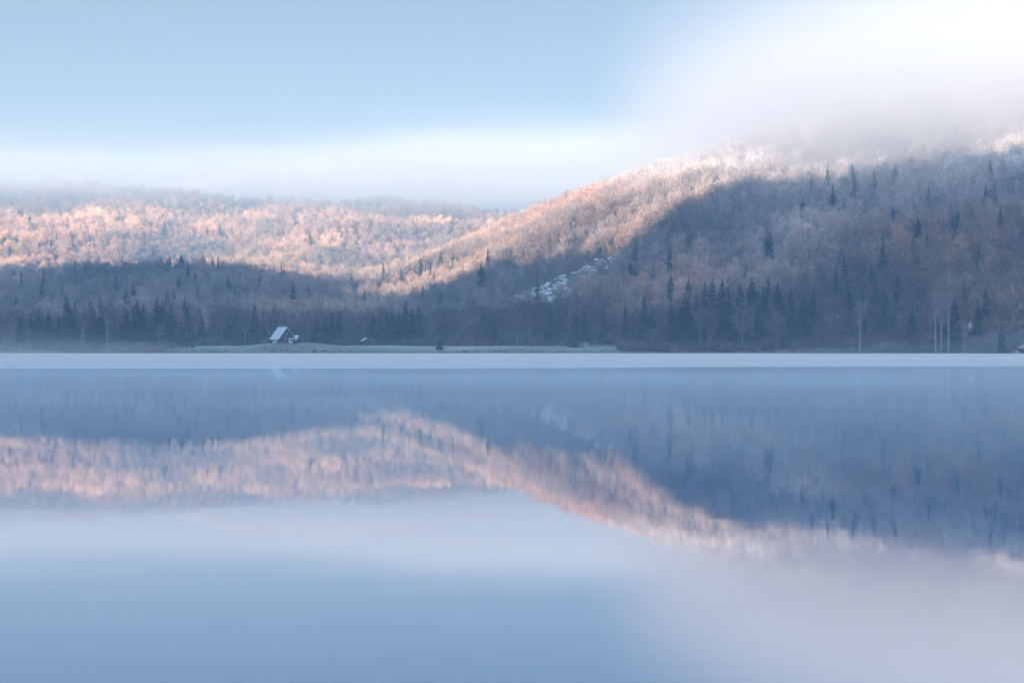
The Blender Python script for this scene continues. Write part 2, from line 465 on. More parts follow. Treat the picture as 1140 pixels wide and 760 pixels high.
px_all = []
for (y0, y1, s) in ((625, 800, 5.6), (800, 1000, 6.2), (1000, 1350, 6.8), (1350, 1800, 7.2), (1800, 2420, 8.5), (2420, 3050, 11)):
    x, y = jitter(-1150, 1150, y0, y1, s)
    ok = np.abs(x) < .385 * y + 45
    x, y = x[ok], y[ok]
    d = y - shore_y(x)
    z = ground_z(x, y)
    ok = (d > 7) & (z > .9) & (meadow(x, y) < .4) & (scree_dist(x, y) > 9 + 4 * rng.uniform(0, 1, len(x))) & ((scree_dist(x, y + 17) > 9) | (rng.uniform(0, 1, len(x)) < .12)) & ((scree_dist(x, y + 34) > 7) | (rng.uniform(0, 1, len(x)) < .3))
    ok &= ~((np.abs(x + 103) < 22) & (y < 712) & (y > 640))
    if y0 >= 1000: ok &= (fbm(x, y, 48, 151, 3) > -.75) & (rng.uniform(0, 1, len(x)) < .93)
    px_all.append(np.stack([x[ok], y[ok], z[ok]], 1))
TR = np.concatenate(px_all)
# only trees that the slopes in front do not hide
def visible(p, h):
    vis = np.ones(len(p), bool)
    for k in range(0, len(p), 4000):
        q = p[k:k + 4000]; f = np.linspace(.3, .985, 46)[None, :]
        zl = CAMZ + (q[:, 2:3] + h[k:k + 4000, None] - CAMZ) * f
        zt = ground_z(q[:, 0:1] * f, q[:, 1:2] * f)
        vis[k:k + 4000] = (zl > zt).all(1)
    return vis
TH = rng.uniform(.66, 1.28, len(TR)) * (1 + .2 * vnoise(TR[:, 0] / 55, TR[:, 1] / 75, 141)) * 17
TH = np.where(TR[:, 1] > 1300, TH * 1.05, TH)
v = visible(TR, TH)
TR, TH = TR[v], TH[v]
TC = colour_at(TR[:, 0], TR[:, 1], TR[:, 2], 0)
TVAR = rng.integers(0, 5, len(TR))
stems = vnoise(TR[:, 0] / 60, TR[:, 1] / 90, 123) > .25          # stands of tall bare stems
TVAR = np.where(stems & (rng.uniform(0, 1, len(TR)) < .7), 4 - (rng.uniform(0, 1, len(TR)) < .3), TVAR)

def stuff_object(name, pts, scale, var, colr, shapes):
    """one object that scatters its shapes over its own points"""
    me = mesh_np(name, pts, [])
    n = len(pts)
    def att(nm, typ, key, arr):
        a = me.attributes.new(nm, typ, 'POINT'); a.data.foreach_set(key, np.ascontiguousarray(arr).ravel())
    att("tcol", 'FLOAT_COLOR', "color", np.concatenate([colr, np.ones((n, 1))], 1).astype(np.float32))
    att("rotz", 'FLOAT', "value", rng.uniform(0, 6.283, n).astype(np.float32))
    att("size", 'FLOAT_VECTOR', "vector", scale.astype(np.float32))
    att("pick", 'INT', "value", var.astype(np.int32))
    o = link(name, me); tag(o, kind='stuff')
    g = bpy.data.node_groups.new(name, 'GeometryNodeTree')
    g.interface.new_socket('Geometry', in_out='INPUT', socket_type='NodeSocketGeometry')
    g.interface.new_socket('Geometry', in_out='OUTPUT', socket_type='NodeSocketGeometry')
    N, L = g.nodes, g.links
    gi = N.new('NodeGroupInput'); go = N.new('NodeGroupOutput')
    jn = N.new('GeometryNodeJoinGeometry')
    for k, sh in enumerate(reversed(shapes)):
        so = bpy.data.objects.new(name + "_shape", sh)
        oi = N.new('GeometryNodeObjectInfo'); oi.inputs['Object'].default_value = so; oi.inputs['As Instance'].default_value = False
        g2 = N.new('GeometryNodeGeometryToInstance'); L.new(oi.outputs['Geometry'], g2.inputs[0]); L.new(g2.outputs[0], jn.inputs[0])
    ip = N.new('GeometryNodeInstanceOnPoints'); ip.inputs['Pick Instance'].default_value = True
    def na(nm, typ):
        q_ = N.new('GeometryNodeInputNamedAttribute'); q_.data_type = typ; q_.inputs['Name'].default_value = nm; return q_.outputs[0]
    L.new(gi.outputs[0], ip.inputs['Points']); L.new(jn.outputs[0], ip.inputs['Instance'])
    L.new(na("pick", 'INT'), ip.inputs['Instance Index']); L.new(na("size", 'FLOAT_VECTOR'), ip.inputs['Scale'])
    cx = N.new('ShaderNodeCombineXYZ'); L.new(na("rotz", 'FLOAT'), cx.inputs['Z'])
    er = N.new('FunctionNodeEulerToRotation'); L.new(cx.outputs[0], er.inputs[0]); L.new(er.outputs[0], ip.inputs['Rotation'])
    L.new(ip.outputs[0], go.inputs[0])
    md_ = o.modifiers.new("scatter", 'NODES'); md_.node_group = g
    return o


def put_tree(name, parts, x, y, h, colr, label, cat, group, wscale=1.0, base_h=17.0, z=None):
    z = float(ground_z(x, y)) if z is None else z
    e = empty(name, (x, y, z - .15), random.uniform(0, 6.283))
    e.rotation_euler.x = random.gauss(0, .025); e.rotation_euler.y = random.gauss(0, .025)
    e.scale = (h / base_h * wscale, h / base_h * wscale, h / base_h)
    tag(e, label, cat, group)
    tr = link("trunk", parts[0], e)
    cr = link("crown", parts[1], e)
    cr['tcol'] = [float(colr[0]), float(colr[1]), float(colr[2])]
    return e

def bare_label(x, y):
    p = HX + x / y * F
    if p < 195: return ("bare tree half hidden in the blue mist along the left shore", "bare trees in the mist along the left shore")
    if p < 350: return ("bare grey tree standing beside or behind the steep-roofed chalet", "bare trees around the chalet")
    if p < 520: return ("bare tree at the wood edge behind the frosty meadow, between chalet and small evergreen", "bare trees behind the left half of the meadow")
    if p < 690: return ("bare tree at the wood edge behind the frosty meadow, below the scree", "bare trees behind the right half of the meadow")
    if p < 880: return ("bare tree among dark spruces at the foot of the frosted hill", "bare trees among the spruces of the right shore")
    return ("bare tree with pale trunk on the russet shore below the fog", "bare trees on the russet far right shore")

# --- spruces one can tell apart: column, row of the tip, distance (or row of the foot on a slope), width
LIT = "dark spruce on the wooded rise, standing out against the sunlit hillside"
spr = []
for px, top, w, lb in ((427, 288, .55, "slender dark spruce, leftmost to rise against the sunlit slope"), (446, 296, .8, None), (458, 290, .8, None),
        (468, 282, .7, "slim spruce close left of the broad dark pair on the sunlit rise"), (474, 299, 1.2, None),
        (490, 279, 1.15, "tallest and broadest dark spruce rising against the sunlit hill"), (503, 285, .7, None), (509, 291, .8, None), (516, 290, .7, None),
        (526, 292, 1.0, None), (541, 283, 1.1, None), (555, 281, 1.0, None), (533, 290, 1.0, None)):
    spr.append((px, top, 1125 + random.uniform(-20, 20), w * 1.45, lb or LIT, None if lb else "spruces against the sunlit hillside"))
CL = "dark spruce in the clump behind the middle of the meadow"
for px, top in ((423, 344), (431, 342), (437, 339), (444, 346), (450, 332), (458, 342), (466, 338)):
    spr.append((px, top, 742 + random.uniform(-4, 8), 1.3, CL, "spruce clump behind the meadow"))
spr.append((283, 332, 735, 1.35, "broad dark spruce towering just behind and left of the chalet", None))
for px, top in ((352, 352), (361, 347), (369, 345), (378, 343)):
    spr.append((px, top, 738, 1.3, "dark spruce in the short row right of the chalet shed", "spruces right of the chalet"))
for px, top in ((43, 341), (52, 345), (65, 347), (73, 331), (84, 334), (102, 333), (112, 339), (140, 338), (152, 332), (160, 337), (176, 328), (184, 331), (191, 336), (22, 350), (208, 344)):
    spr.append((px, top, 682 + random.uniform(0, 14), 1.5, "dusky spruce fading into mist on the left shore", "spruces in the mist on the left shore"))
spr.append((609, 334, 760, 1.1, "dark spruce at the foot of the white scree streak", None))
spr.append((623, 357, 738, .8, "short dark spruce with a pale trunk showing at the edge of the meadow", None))
spr.append((697, 332, 684, 1.0, "left one of the two big spruces at the right end of the meadow", None))
spr.append((717, 326, 682, 1.25, "broader right one of the two big spruces at the right end of the meadow", None))
SH_L = "dark spruce of the mixed stand at the foot of the frosted hill"
for px, top, d in ((726, 338, 690), (749, 334, 676), (757, 340, 672), (763, 325, 690), (769, 331, 684), (783, 312, 716), (792, 308, 722), (803, 309, 722), (812, 318, 706), (776, 326, 706),
                   (826, 314, 704), (838, 307, 716), (852, 316, 694), (866, 312, 702), (845, 330, 676), (820, 332, 676), (800, 330, 684), (880, 322, 684), (895, 330, 676), (905, 318, 694), (875, 338, 664)):
    d = float(shore_y(np.array([(px - HX) / F * 650.0]))[0]) + 9 + (d - 660) * .45
    spr.append((px, top, d, random.uniform(1.15, 1.75), SH_L, "spruces at the foot of the frosted hill"))
spr.append((1115, 353, 634, 1.0, "small bright green spruce on the shore near the pale rocks", None))
RH = "lone dark spruce high on the frosted hillside"
RL = "dark spruce scattered low on the russet hillside"
for px, top, base, w in ((921, 199, 217, .8), (950, 203, 217, 1.0), (973, 208, 220, .9), (997, 207, 219, .9), (928, 235, 250, 1.1), (952, 219, 230, .9), (915, 242, 254, .9), (903, 214, 226, .9)):
    spr.append((px, top, -base, w, RH, "spruces high on the frosted hillside"))
for px, top, base, w in ((1031, 274, 300, .8), (983, 285, 306, .9), (1022, 260, 276, .9), (1022, 334, 358, .9), (1074, 315, 352, .8), (1096, 328, 358, .9), (970, 305, 330, .9), (945, 325, 355, 1.0), (960, 338, 366, .9), (1062, 335, 372, .8), (1000, 318, 345, .8), (930, 312, 340, 1.0), (985, 330, 372, 1.1), (1015, 345, 380, .9), (1088, 345, 378, .8)):
    spr.append((px, top, -base, w, RL, "spruces low on the russet hillside"))
LH = "small teal spruce scattered among the sunlit bare woods of the left hill"
for px, top, base in ((60, 230, 243), (46, 232, 243), (33, 243, 254), (13, 248, 259), (38, 256, 267), (63, 263, 280), (57, 268, 283), (19, 262, 284), (11, 275, 290), (43, 270, 284), (5, 264, 280), (69, 258, 270),
                      (183, 245, 272), (245, 250, 267), (268, 262, 270), (271, 275, 288), (231, 258, 268), (238, 262, 271), (297, 243, 257), (322, 256, 268), (310, 260, 269), (298, 261, 271), (316, 262, 270),
                      (501, 261, 271), (523, 266, 277), (527, 255, 264), (150, 262, 274), (100, 280, 291), (205, 240, 250), (345, 262, 272), (440, 262, 271), (548, 240, 250), (585, 228, 240), (592, 230, 240), (575, 232, 242)):
    spr.append((px, top, -base, .95, LH, "spruces on the sunlit left hill"))
# more spruces mixed into the shaded woods
for k in range(60):
    px = random.uniform(2, 560); d = random.uniform(760, 1080); x = (px - HX) / F * d
    spr.append((px, HY - (float(ground_z(x, d)) + random.uniform(17, 25) - CAMZ) / d * F, d, random.uniform(.9, 1.4), "dark spruce rising among bare trees in the shaded wood of the left half", "spruces in the shaded wood"))
for k in range(70):
    px = random.uniform(0, 560); x = (px - HX) / F * 720; d = float(shore_y(np.array([x]))[0]) + random.uniform(16, 60) + (62 if -165 < x < 52 else 0)
    x = (px - HX) / F * d
    spr.append((px, HY - (float(ground_z(x, d)) + random.uniform(11, 20) - CAMZ) / d * F, d, random.uniform(1.0, 1.8), "dark spruce in the mixed belt along the left and middle shore", "spruces in the shore belt"))
for k in range(36):
    px = random.uniform(580, 1130); d = random.uniform(690, 860); x = (px - HX) / F * d
    spr.append((px, HY - (float(ground_z(x, d)) + random.uniform(14, 24) - CAMZ) / d * F, d, random.uniform(.9, 1.4), "dark spruce scattered among bare trees on the shaded lower right slope", "spruces on the shaded lower right slope"))
spots = []
for i, (px, top, d, w, lb, grp) in enumerate(spr):
    if d < 0:
        h = ray_hit(px, -d, 1.0)
        if h is None: continue
        d = h[1]
    x = (px - HX) / F * d; z = float(ground_z(x, d))
    hh = CAMZ + (HY - top) / F * d - z
    if lb in (LH, RH, RL): hh = max(hh * 1.15, 17.0 + 3 * random.random()); w *= 1.35
    hh = min(max(hh, 9.0), 38.0)
    cc = np.array([.055, .088, .074]) * random.uniform(.8, 1.25)
    f = .10 * random.random() + (.22 if (x > 0 and z > 60) else 0)
    cc = cc * (1 - f) + np.array([.5, .5, .52]) * f
    put_tree("spruce_tree", spr_parts[(i * 5 + i // 6) % 6], x, d, hh, cc, lb, "spruce", grp, wscale=w * (22 / hh) ** .35, base_h=22.0)
    spots.append((x, d, 2.4 if d < 900 else 1.5))
SP = np.array(spots)

# --- bare trees: the ones that show largest are things of their own, the rest one wood
keep = np.ones(len(TR), bool)
for x, y, rr in SP:
    keep &= np.hypot(TR[:, 0] - x, TR[:, 1] - y) > rr
    if 1090 < y < 1160: keep &= ~((np.abs(TR[:, 0] - x * TR[:, 1] / y) < 6.5) & (TR[:, 1] < y) & (TR[:, 1] > y - 62))
    keep &= ~((np.abs(TR[:, 0] - x * TR[:, 1] / y) < rr * 1.1) & (TR[:, 1] < y) & (TR[:, 1] > y - 13))
front = (TR[:, 1] < SP[SP[:, 0].argsort()][:, 1].max() * 0 + 5000)
TR, TH, TC, TVAR = TR[keep], TH[keep], TC[keep], TVAR[keep]
inview = np.abs(TR[:, 0]) < .362 * TR[:, 1]
depth = TR[:, 1] - shore_y(TR[:, 0])
size = TH / (TR[:, 1] + .8 * depth) * np.where(inview, 1, 0)
order = np.argsort(-size)
N_OWN = 270
own = np.zeros(len(TR), bool); own[order[:N_OWN]] = True
for k in np.where(own)[0]:
    x, y, z = TR[k]; lb, grp = bare_label(x, y)
    put_tree("bare_tree", bare_parts[TVAR[k]], float(x), float(y), float(TH[k]), TC[k], lb, "tree", grp, z=float(z))
m_birch = simple("pale_stem_bark", (.36, .33, .31), .85, col2=(.24, .21, .20), scale=.8)
sv, sq = tube([(0, 0, -.5), (.1, .05, 6), (.05, 0, 12), (0, .1, 16.5)], [.36, .3, .22, .07], 6)
stem_parts = (mesh_np("trunk", sv, [sq], [m_birch], smooth=True), bare_parts[4][1])
# pale-stemmed tall trees on the right shore
for px, top, d, lb in ((1042, 316, 642, "tall bright stem, left one of the pale pair on the right shore"), (1047, 322, 643, "tall bright stem, right one of the pale pair on the right shore"),
                   (1056, 296, 648, "tallest thin pale stem on the russet right shore"), (1073, 352, 636, "short thin pale stem near the waterline of the right shore"),
                   (957, 330, 652, "thin pale stem at the foot of the hill left of the russet slope")):
    x = (px - HX) / F * d; z = float(ground_z(x, d)); hh = CAMZ + (HY - top) / F * d - z
    e = put_tree("bare_tree", stem_parts, x, d, hh, (.27, .21, .20), lb, "tree", None, wscale=.5)
rest = ~own
sc3 = np.stack([TH * rng.uniform(.85, 1.15, len(TH)) / 17] * 2 + [TH / 17], 1)
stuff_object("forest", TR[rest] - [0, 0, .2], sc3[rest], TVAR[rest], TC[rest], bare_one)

# --- trees on the unseen mountain, its ridge shaped to shade the valley
ow = []
for x, y, z in occ[::1]:
    for k in range(3):
        ow.append((x + random.gauss(0, 26), y + random.gauss(0, 26)))
ow = np.array(ow); oz = ground_z(ow[:, 0], ow[:, 1]); ok = oz > 12
ow, oz = ow[ok], oz[ok]; on = len(ow); os_ = rng.uniform(.7, 1.1, (on, 1)) * np.ones((1, 3))
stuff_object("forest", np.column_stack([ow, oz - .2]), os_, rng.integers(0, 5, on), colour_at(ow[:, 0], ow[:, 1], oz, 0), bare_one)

# --- low scrub along the wood edge and the banks
sx, sy = jitter(-330, 300, 628, 760, 2.6)
d = sy - shore_y(sx)
edge_m = meadow(sx, sy)
inm = (sx > -165) & (sx < 52)
ok = np.where(inm, (d > 62) & (d < 84) & (edge_m < .5), (d > 3.5) & (d < 30)) & (rng.uniform(0, 1, len(sx)) < np.where(inm, .75, .6))
reed = (d > .6) & (d < 4.5) & (vnoise(sx / 9, sx * 0, 35) > -.25) & (rng.uniform(0, 1, len(sx)) < .7)
ok |= reed
ok |= inm & (d > 2.2) & (d < 5.5) & (vnoise(sx / 7, sx * 0, 33) > .35)
ok &= ~((np.abs(sx + 103) < 16) & (d < 60) & (d > 6)) & (np.abs(sx) < .38 * sy)
sx, sy = sx[ok], sy[ok]; sz = ground_z(sx, sy)
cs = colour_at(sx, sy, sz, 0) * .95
lowm = (inm[ok] & ((sy - shore_y(sx)) < 8)) | reed[ok]
sh = rng.uniform(.6, 1.25, len(sx)) * np.where(lowm, .3, np.where(sx > 52, 1.7, 1.3))
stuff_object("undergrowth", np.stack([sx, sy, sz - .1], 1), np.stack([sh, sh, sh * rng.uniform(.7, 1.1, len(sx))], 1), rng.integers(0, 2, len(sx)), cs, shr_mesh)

def bush(px, d, h, colr, label, cat="bush", k=0, w=1.0):
    x = (px - HX) / F * d; z = float(ground_z(x, d))
    o = link("bush", shr_mesh[k]); o.location = (x, d, z - .05); o.scale = (h / 3 * w, h / 3 * w, h / 3); o['tcol'] = list(colr); o.rotation_euler.z = random.uniform(0, 6)
    return tag(o, label, cat)
bush(648, 700, 4.2, (.62, .61, .63), "round white frosted bush at the back of the meadow below the scree", k=1, w=1.2)
bush(643, 700, 2.0, (.5, .48, .48), "low frosted bush beside the round white one")
bush(672, 672, 2.2, (.60, .58, .58), "frosted bush on the bank at the right end of the meadow")
x = (489 - HX) / F * 672
put_tree("spruce_tree", spr_parts[2], x, 672, 5.4, (.035, .05, .045), "small dark evergreen standing alone on the meadow bank", "spruce", None, wscale=2.1, base_h=22.0)

# ------------------------------------------------------------------ rocks
m_rock = simple("frosted_rock", (.76, .75, .74), .9, col2=(.36, .34, .33), scale=1.3)
m_rockb = simple("buff_rock", (.52, .43, .34), .9, col2=(.34, .27, .21), scale=1.1)
def rock(seed, m):
    r = np.random.default_rng(seed); bm = bmesh.new(); bmesh.ops.create_icosphere(bm, subdivisions=2, radius=1)
    for v in bm.verts:
        n = v.co.normalized(); f = 1 + .22 * math.sin(3.1 * n.x + seed) + .18 * math.sin(4.3 * n.y - seed) + r.uniform(-.09, .09)
        v.co = Vector((n.x * f * 1.1, n.y * f, max(n.z * f * .72, -.35)))
    me = bpy.data.meshes.new("boulder"); bm.to_mesh(me); bm.free(); me.materials.append(m); return me
rocks = [rock(k, m_rock) for k in range(3)]; brocks = [rock(k + 5, m_rockb) for k in range(3)]
pts = []
for line, n, wd in ((scree_line, 210, 6.5), (scree_line2, 80, 4.5)):
    for k in range(n):
        i = random.randrange(len(line) - 1); t_ = random.random(); p = line[i] * (1 - t_) + line[i + 1] * t_
        pts.append((p[0] + random.gauss(0, wd * .5), p[1] + random.gauss(0, wd)))
pts = np.array(pts); pts = pts[fbm(pts[:, 0], pts[:, 1], 9, 66, 2) > -.45]
s_ = rng.uniform(.35, 1.0, len(pts)) ** 1.5 * 1.9
stuff_object("rubble", np.column_stack([pts, ground_z(pts[:, 0], pts[:, 1]) + s_ * .2]), np.stack([s_, s_, s_ * .9], 1), rng.integers(0, 3, len(pts)), np.full((len(pts), 3), .5), rocks)
for k, (px, d, s1) in enumerate(((1068, 634, .7), (1072, 636, .9), (1084, 634, .6), (1092, 633, .8), (1102, 632, 1.0), (1108, 631, .7), (1113, 631, 1.1), (1118, 632, .8), (1123, 632, 1.4), (1128, 633, 1.0), (1132, 632, 1.7), (1136, 634, 2.0), (1140, 633, 1.5), (1131, 640, 1.6), (1137, 642, 1.9), (1125, 638, 1.1))):
    x = (px - HX) / F * d; o = link("boulder", (brocks if px > 1085 else rocks)[k % 3]); o.location = (x, d, float(ground_z(x, d)) + s1 * .15); o.scale = (s1, s1, s1 * .8); o.rotation_euler.z = k * 1.3
    big = px > 1120
    tag(o, "pale buff boulder heaped at the far right end of the shore" if big else "pale boulder lying singly along the right waterline", "boulder", "boulders heaped at the far right" if big else "boulders along the right waterline")
for px, py, lb in ((474, 379.2, "small white frosted boulder on the meadow, left of the dark evergreen"), (492, 379.2, "small white frosted boulder just behind the dark evergreen"), (494, 382, "lowest small white boulder right beside the dark evergreen")):
    d = 690 if py < 381 else 676; x = (px - HX) / F * d; o = link("boulder", rocks[0]); o.location = (x, d, float(ground_z(x, d)) + .3); o.scale = (.65, .6, .8); tag(o, lb, "boulder")
for px, py in ((1134, 320), (1127, 324), (1080, 366), (1080, 314), (1074, 317), (1133, 307), (1136, 342), (1131, 350), (1128, 357), (1094, 303)):
    h = ray_hit(px, py, 3.0); o = link("boulder", rocks[1]); o.location = (h[0], h[1], float(ground_z(h[0], h[1])) + 2.2); o.scale = (1.0, 1.0, 3.4)
    tag(o, "pale rock outcrop showing between trees high on the far right slope", "rock", "rock outcrops on the far right slope"); o.name = "rock_outcrop"

# ------------------------------------------------------------------ buildings
m_plaster = simple("white_plaster", (.74, .74, .73), .85, var=.12)
m_timber = simple("dark_timber", (.05, .038, .032), .8, scale=3, stretch=(4, 4, .3))
m_roof = simple("rimed_shingles", (.68, .68, .69), .85, col2=(.52, .51, .52), scale=1.6)
m_roof2 = simple("rimed_boards", (.60, .57, .57), .85, col2=(.46, .43, .43), scale=1.6)
m_dark = simple("window_glass", (.03, .035, .045), .2)
m_wood = simple("grey_wood", (.42, .41, .41), .85, scale=3)
m_stone = simple("foundation_stone", (.30, .29, .28), .9, scale=2)

class MB:
    def __init__(s): s.V = []; s.Fc = []
    def poly(s, pts, faces):
        o = len(s.V); s.V += [tuple(p) for p in pts]; s.Fc += [tuple(i + o for i in f) for f in faces]
    def box(s, x0, x1, y0, y1, z0, z1):
        s.poly([(x0, y0, z0), (x1, y0, z0), (x1, y1, z0), (x0, y1, z0), (x0, y0, z1), (x1, y0, z1), (x1, y1, z1), (x0, y1, z1)],
               [(0, 3, 2, 1), (4, 5, 6, 7), (0, 1, 5, 4), (1, 2, 6, 5), (2, 3, 7, 6), (3, 0, 4, 7)])
    def slab(s, a, b, c, d, th):
        """thick sheet from the quad a b c d, thickness downwards"""
        lo = [(p[0], p[1], p[2] - th) for p in (a, b, c, d)]
        s.poly([a, b, c, d] + lo, [(0, 1, 2, 3), (7, 6, 5, 4), (0, 4, 5, 1), (1, 5, 6, 2), (2, 6, 7, 3), (3, 7, 4, 0)])
    def build(s, name, m, parent=None):
        me = bpy.data.meshes.new(name); me.from_pydata(s.V, [], s.Fc); me.materials.append(m); me.update(); return link(name, me, parent)

def gabled(name, loc, rz, W, L, wall_h, rise, label, eave=.7, low=None, shed=False):
    """front gable towards -Y of its own frame, width W along X, length L along +Y"""
    e = empty(name, loc, rz); tag(e, label, {"chalet": "house"}.get(name, "shed"))
    w = W / 2; mb = MB()
    mb.poly([(-w, 0, -1), (w, 0, -1), (w, L, -1), (-w, L, -1), (-w, 0, wall_h), (w, 0, wall_h), (w, L, wall_h), (-w, L, wall_h)],
            [(0, 1, 5, 4), (1, 2, 6, 5), (2, 3, 7, 6), (3, 0, 4, 7)])
    mb.build("wall", low or m_timber, e)
    g = MB()
    for y, yy in ((-.06, .14), (L - .14, L + .06)):
        g.poly([(-w - .04, y, wall_h), (w + .04, y, wall_h), (0, y, wall_h + rise), (-w - .04, yy, wall_h), (w + .04, yy, wall_h), (0, yy, wall_h + rise)],
               [(0, 1, 2), (5, 4, 3), (0, 3, 4, 1), (1, 4, 5, 2), (2, 5, 3, 0)])
    g.build("gable", m_timber, e)
    k = rise / w; ex = eave; zt = .16
    rf = MB(); y0, y1 = -.9 if not shed else -.3, L + .5
    for sgn in (-1, 1):
        a = (0, y0, wall_h + rise + zt + .02); b_ = (0, y1, wall_h + rise + zt + .02)
        c = (sgn * (w + ex), y1, wall_h - k * ex + zt); d_ = (sgn * (w + ex), y0, wall_h - k * ex + zt)
        rf.slab(*((a, b_, c, d_) if sgn > 0 else (d_, c, b_, a)), .16)
    roof = rf.build("roof", m_roof if not shed else m_roof2, e)
    return e, roof

cx_, cd_ = (319 - HX) / F * 676, 676.0
cz_ = float(ground_z(cx_, cd_)) + .1
H0 = CAMZ + (HY - 380.5) / F * 676
e, roof = gabled("chalet", (cx_, cd_, cz_ + .25), R(36), 7.8, 8.6, 2.5, 5.0, "steep-roofed dark timber chalet with white ground floor on the misty shore", low=m_plaster)
mb = MB(); mb.box(-4.1, 4.1, -.15, 8.8, -2.0, -.02); mb.build("foundation", m_stone, e)
mb = MB(); mb.box(-.35, .35, 5.6, 6.3, 6.6, 8.5); mb.box(-.45, .45, 5.5, 6.4, 8.5, 8.62); mb.build("chimney", m_stone, roof)
def opening(parent, name, x0, x1, y0, y1, z0, z1, face):
    """face -y (front) or -x (left side): dark pane with a frame standing proud"""
    f = MB(); t_ = .09
    if face == 'y':
        f.box(x0 - t_, x0, y0 - .08, y0 + .05, z0 - t_, z1 + t_); f.box(x1, x1 + t_, y0 - .08, y0 + .05, z0 - t_, z1 + t_)
        f.box(x0, x1, y0 - .08, y0 + .05, z1, z1 + t_); f.box(x0, x1, y0 - .08, y0 + .05, z0 - t_, z0)
        o = f.build(name, m_plaster if name == "window" else m_timber, parent); p = MB(); p.box(x0, x1, y0 - .03, y0 + .03, z0, z1); p.build("pane" if name == "window" else "door_leaf", m_dark if name == "window" else m_timber, o)
    else:
        f.box(x0 - .08, x0 + .05, y0 - t_, y0, z0 - t_, z1 + t_); f.box(x0 - .08, x0 + .05, y1, y1 + t_, z0 - t_, z1 + t_)
        f.box(x0 - .08, x0 + .05, y0, y1, z1, z1 + t_); f.box(x0 - .08, x0 + .05, y0, y1, z0 - t_, z0)
        o = f.build(name, m_plaster, parent); p = MB(); p.box(x0 - .03, x0 + .03, y0, y1, z0, z1); p.build("pane", m_dark, o)
# timber cladding leaves only patches of white plaster round the openings, as in the photograph
mb = MB()
mb.box(-3.96, -1.0, -.10, -.003, -.02, 2.48); mb.box(.1, 1.1, -.10, -.003, -.02, 2.48); mb.box(3.5, 3.96, -.10, -.003, -.02, 2.48)
mb.box(-4.0, -3.903, 0.0, 2.0, -.02, 2.48); mb.box(-4.0, -3.903, 6.9, 8.6, -.02, 2.48)
mb.build("cladding", m_timber, e)
opening(e, "door", -.7, .0, 0, 0, .0, 2.0, 'y')
opening(e, "window", 1.95, 2.75, 0, 0, .95, 1.95, 'y')
opening(e, "window", -.5, .5, -.06, 0, 3.6, 4.7, 'y')
opening(e, "window", -3.9, 0, 3.4, 4.3, .95, 1.95, 'x'); opening(e, "window", -3.9, 0, 5.6, 6.4, .95, 1.95, 'x')
x = (332 - HX) / F * 683
gabled("shed", (x + .6, 680, float(ground_z(x, 680)) + .1), R(80), 5.0, 6.2, 1.9, 1.6, "low shed with a pale rimed roof beside the right wall of the chalet", eave=.5, shed=True)
# pergola left of the chalet
px_, pd_ = (293.5 - HX) / F * 672, 672.0
e = empty("pergola", (px_, pd_, float(ground_z(px_, pd_)) + .1), R(10)); tag(e, "pale open wooden pergola frame left of the chalet", "pergola")
for sx_ in (-1.5, 1.4):
    for sy_ in (-1.0, 1.0):
        mb = MB(); mb.box(sx_, sx_ + .16, sy_, sy_ + .16, -1.5, 2.3); mb.build("post", m_wood, e)
mb = MB(); mb.box(-1.8, 1.9, -1.0, -.84, 2.3, 2.5); mb.box(-1.8, 1.9, 1.0, 1.16, 2.3, 2.5); mb.build("beam", m_wood, e)
mb = MB(); mb.box(-1.34, 1.4, -.98, -.9, .75, .9); mb.box(-1.34, 1.4, -.98, -.9, .1, .25); mb.build("rail", m_wood, e)
x = (410 - HX) / F * 738
gabled("hut", (x, 735, float(ground_z(x, 735))), R(25), 4.6, 5.0, 2.2, 1.6, "small dim hut at the wood edge between the chalet and the dark evergreen", eave=.4, shed=True)
x = (576 - HX) / F * 684
n = 8
pv, pq = tube([(0, 0, -.5), (0, 0, 3), (0, 0, 6.3)], [.11, .1, .08], n)
o = link("pole", mesh_np("pole", pv, [pq], [m_wood]))
o.location = (x, 684, float(ground_z(x, 684))); tag(o, "thin grey wooden pole standing alone in the meadow", "pole")

#@@AIR

# ------------------------------------------------------------------ air
def box_mesh(name, x0, x1, y0, y1, z0, z1, m):
    mb = MB(); mb.box(x0, x1, y0, y1, z0, z1); o = mb.build(name, m); return tag(o, kind='stuff')
m_h = bpy.data.materials.new("haze_air"); m_h.use_nodes = True; m_h.node_tree.nodes.clear(); t = NT(m_h.node_tree)
out = t.node('ShaderNodeOutputMaterial'); pv_ = t.node('ShaderNodeVolumePrincipled'); t.l.new(pv_.outputs[0], out.inputs['Volume'])
pv_.inputs['Color'].default_value = (.55, .78, 1, 1); pv_.inputs['Density'].default_value = HAZE = .0003; pv_.inputs['Anisotropy'].default_value = 0
box_mesh("haze", -1720, 1520, -1420, 3520, -8, 460, m_h)

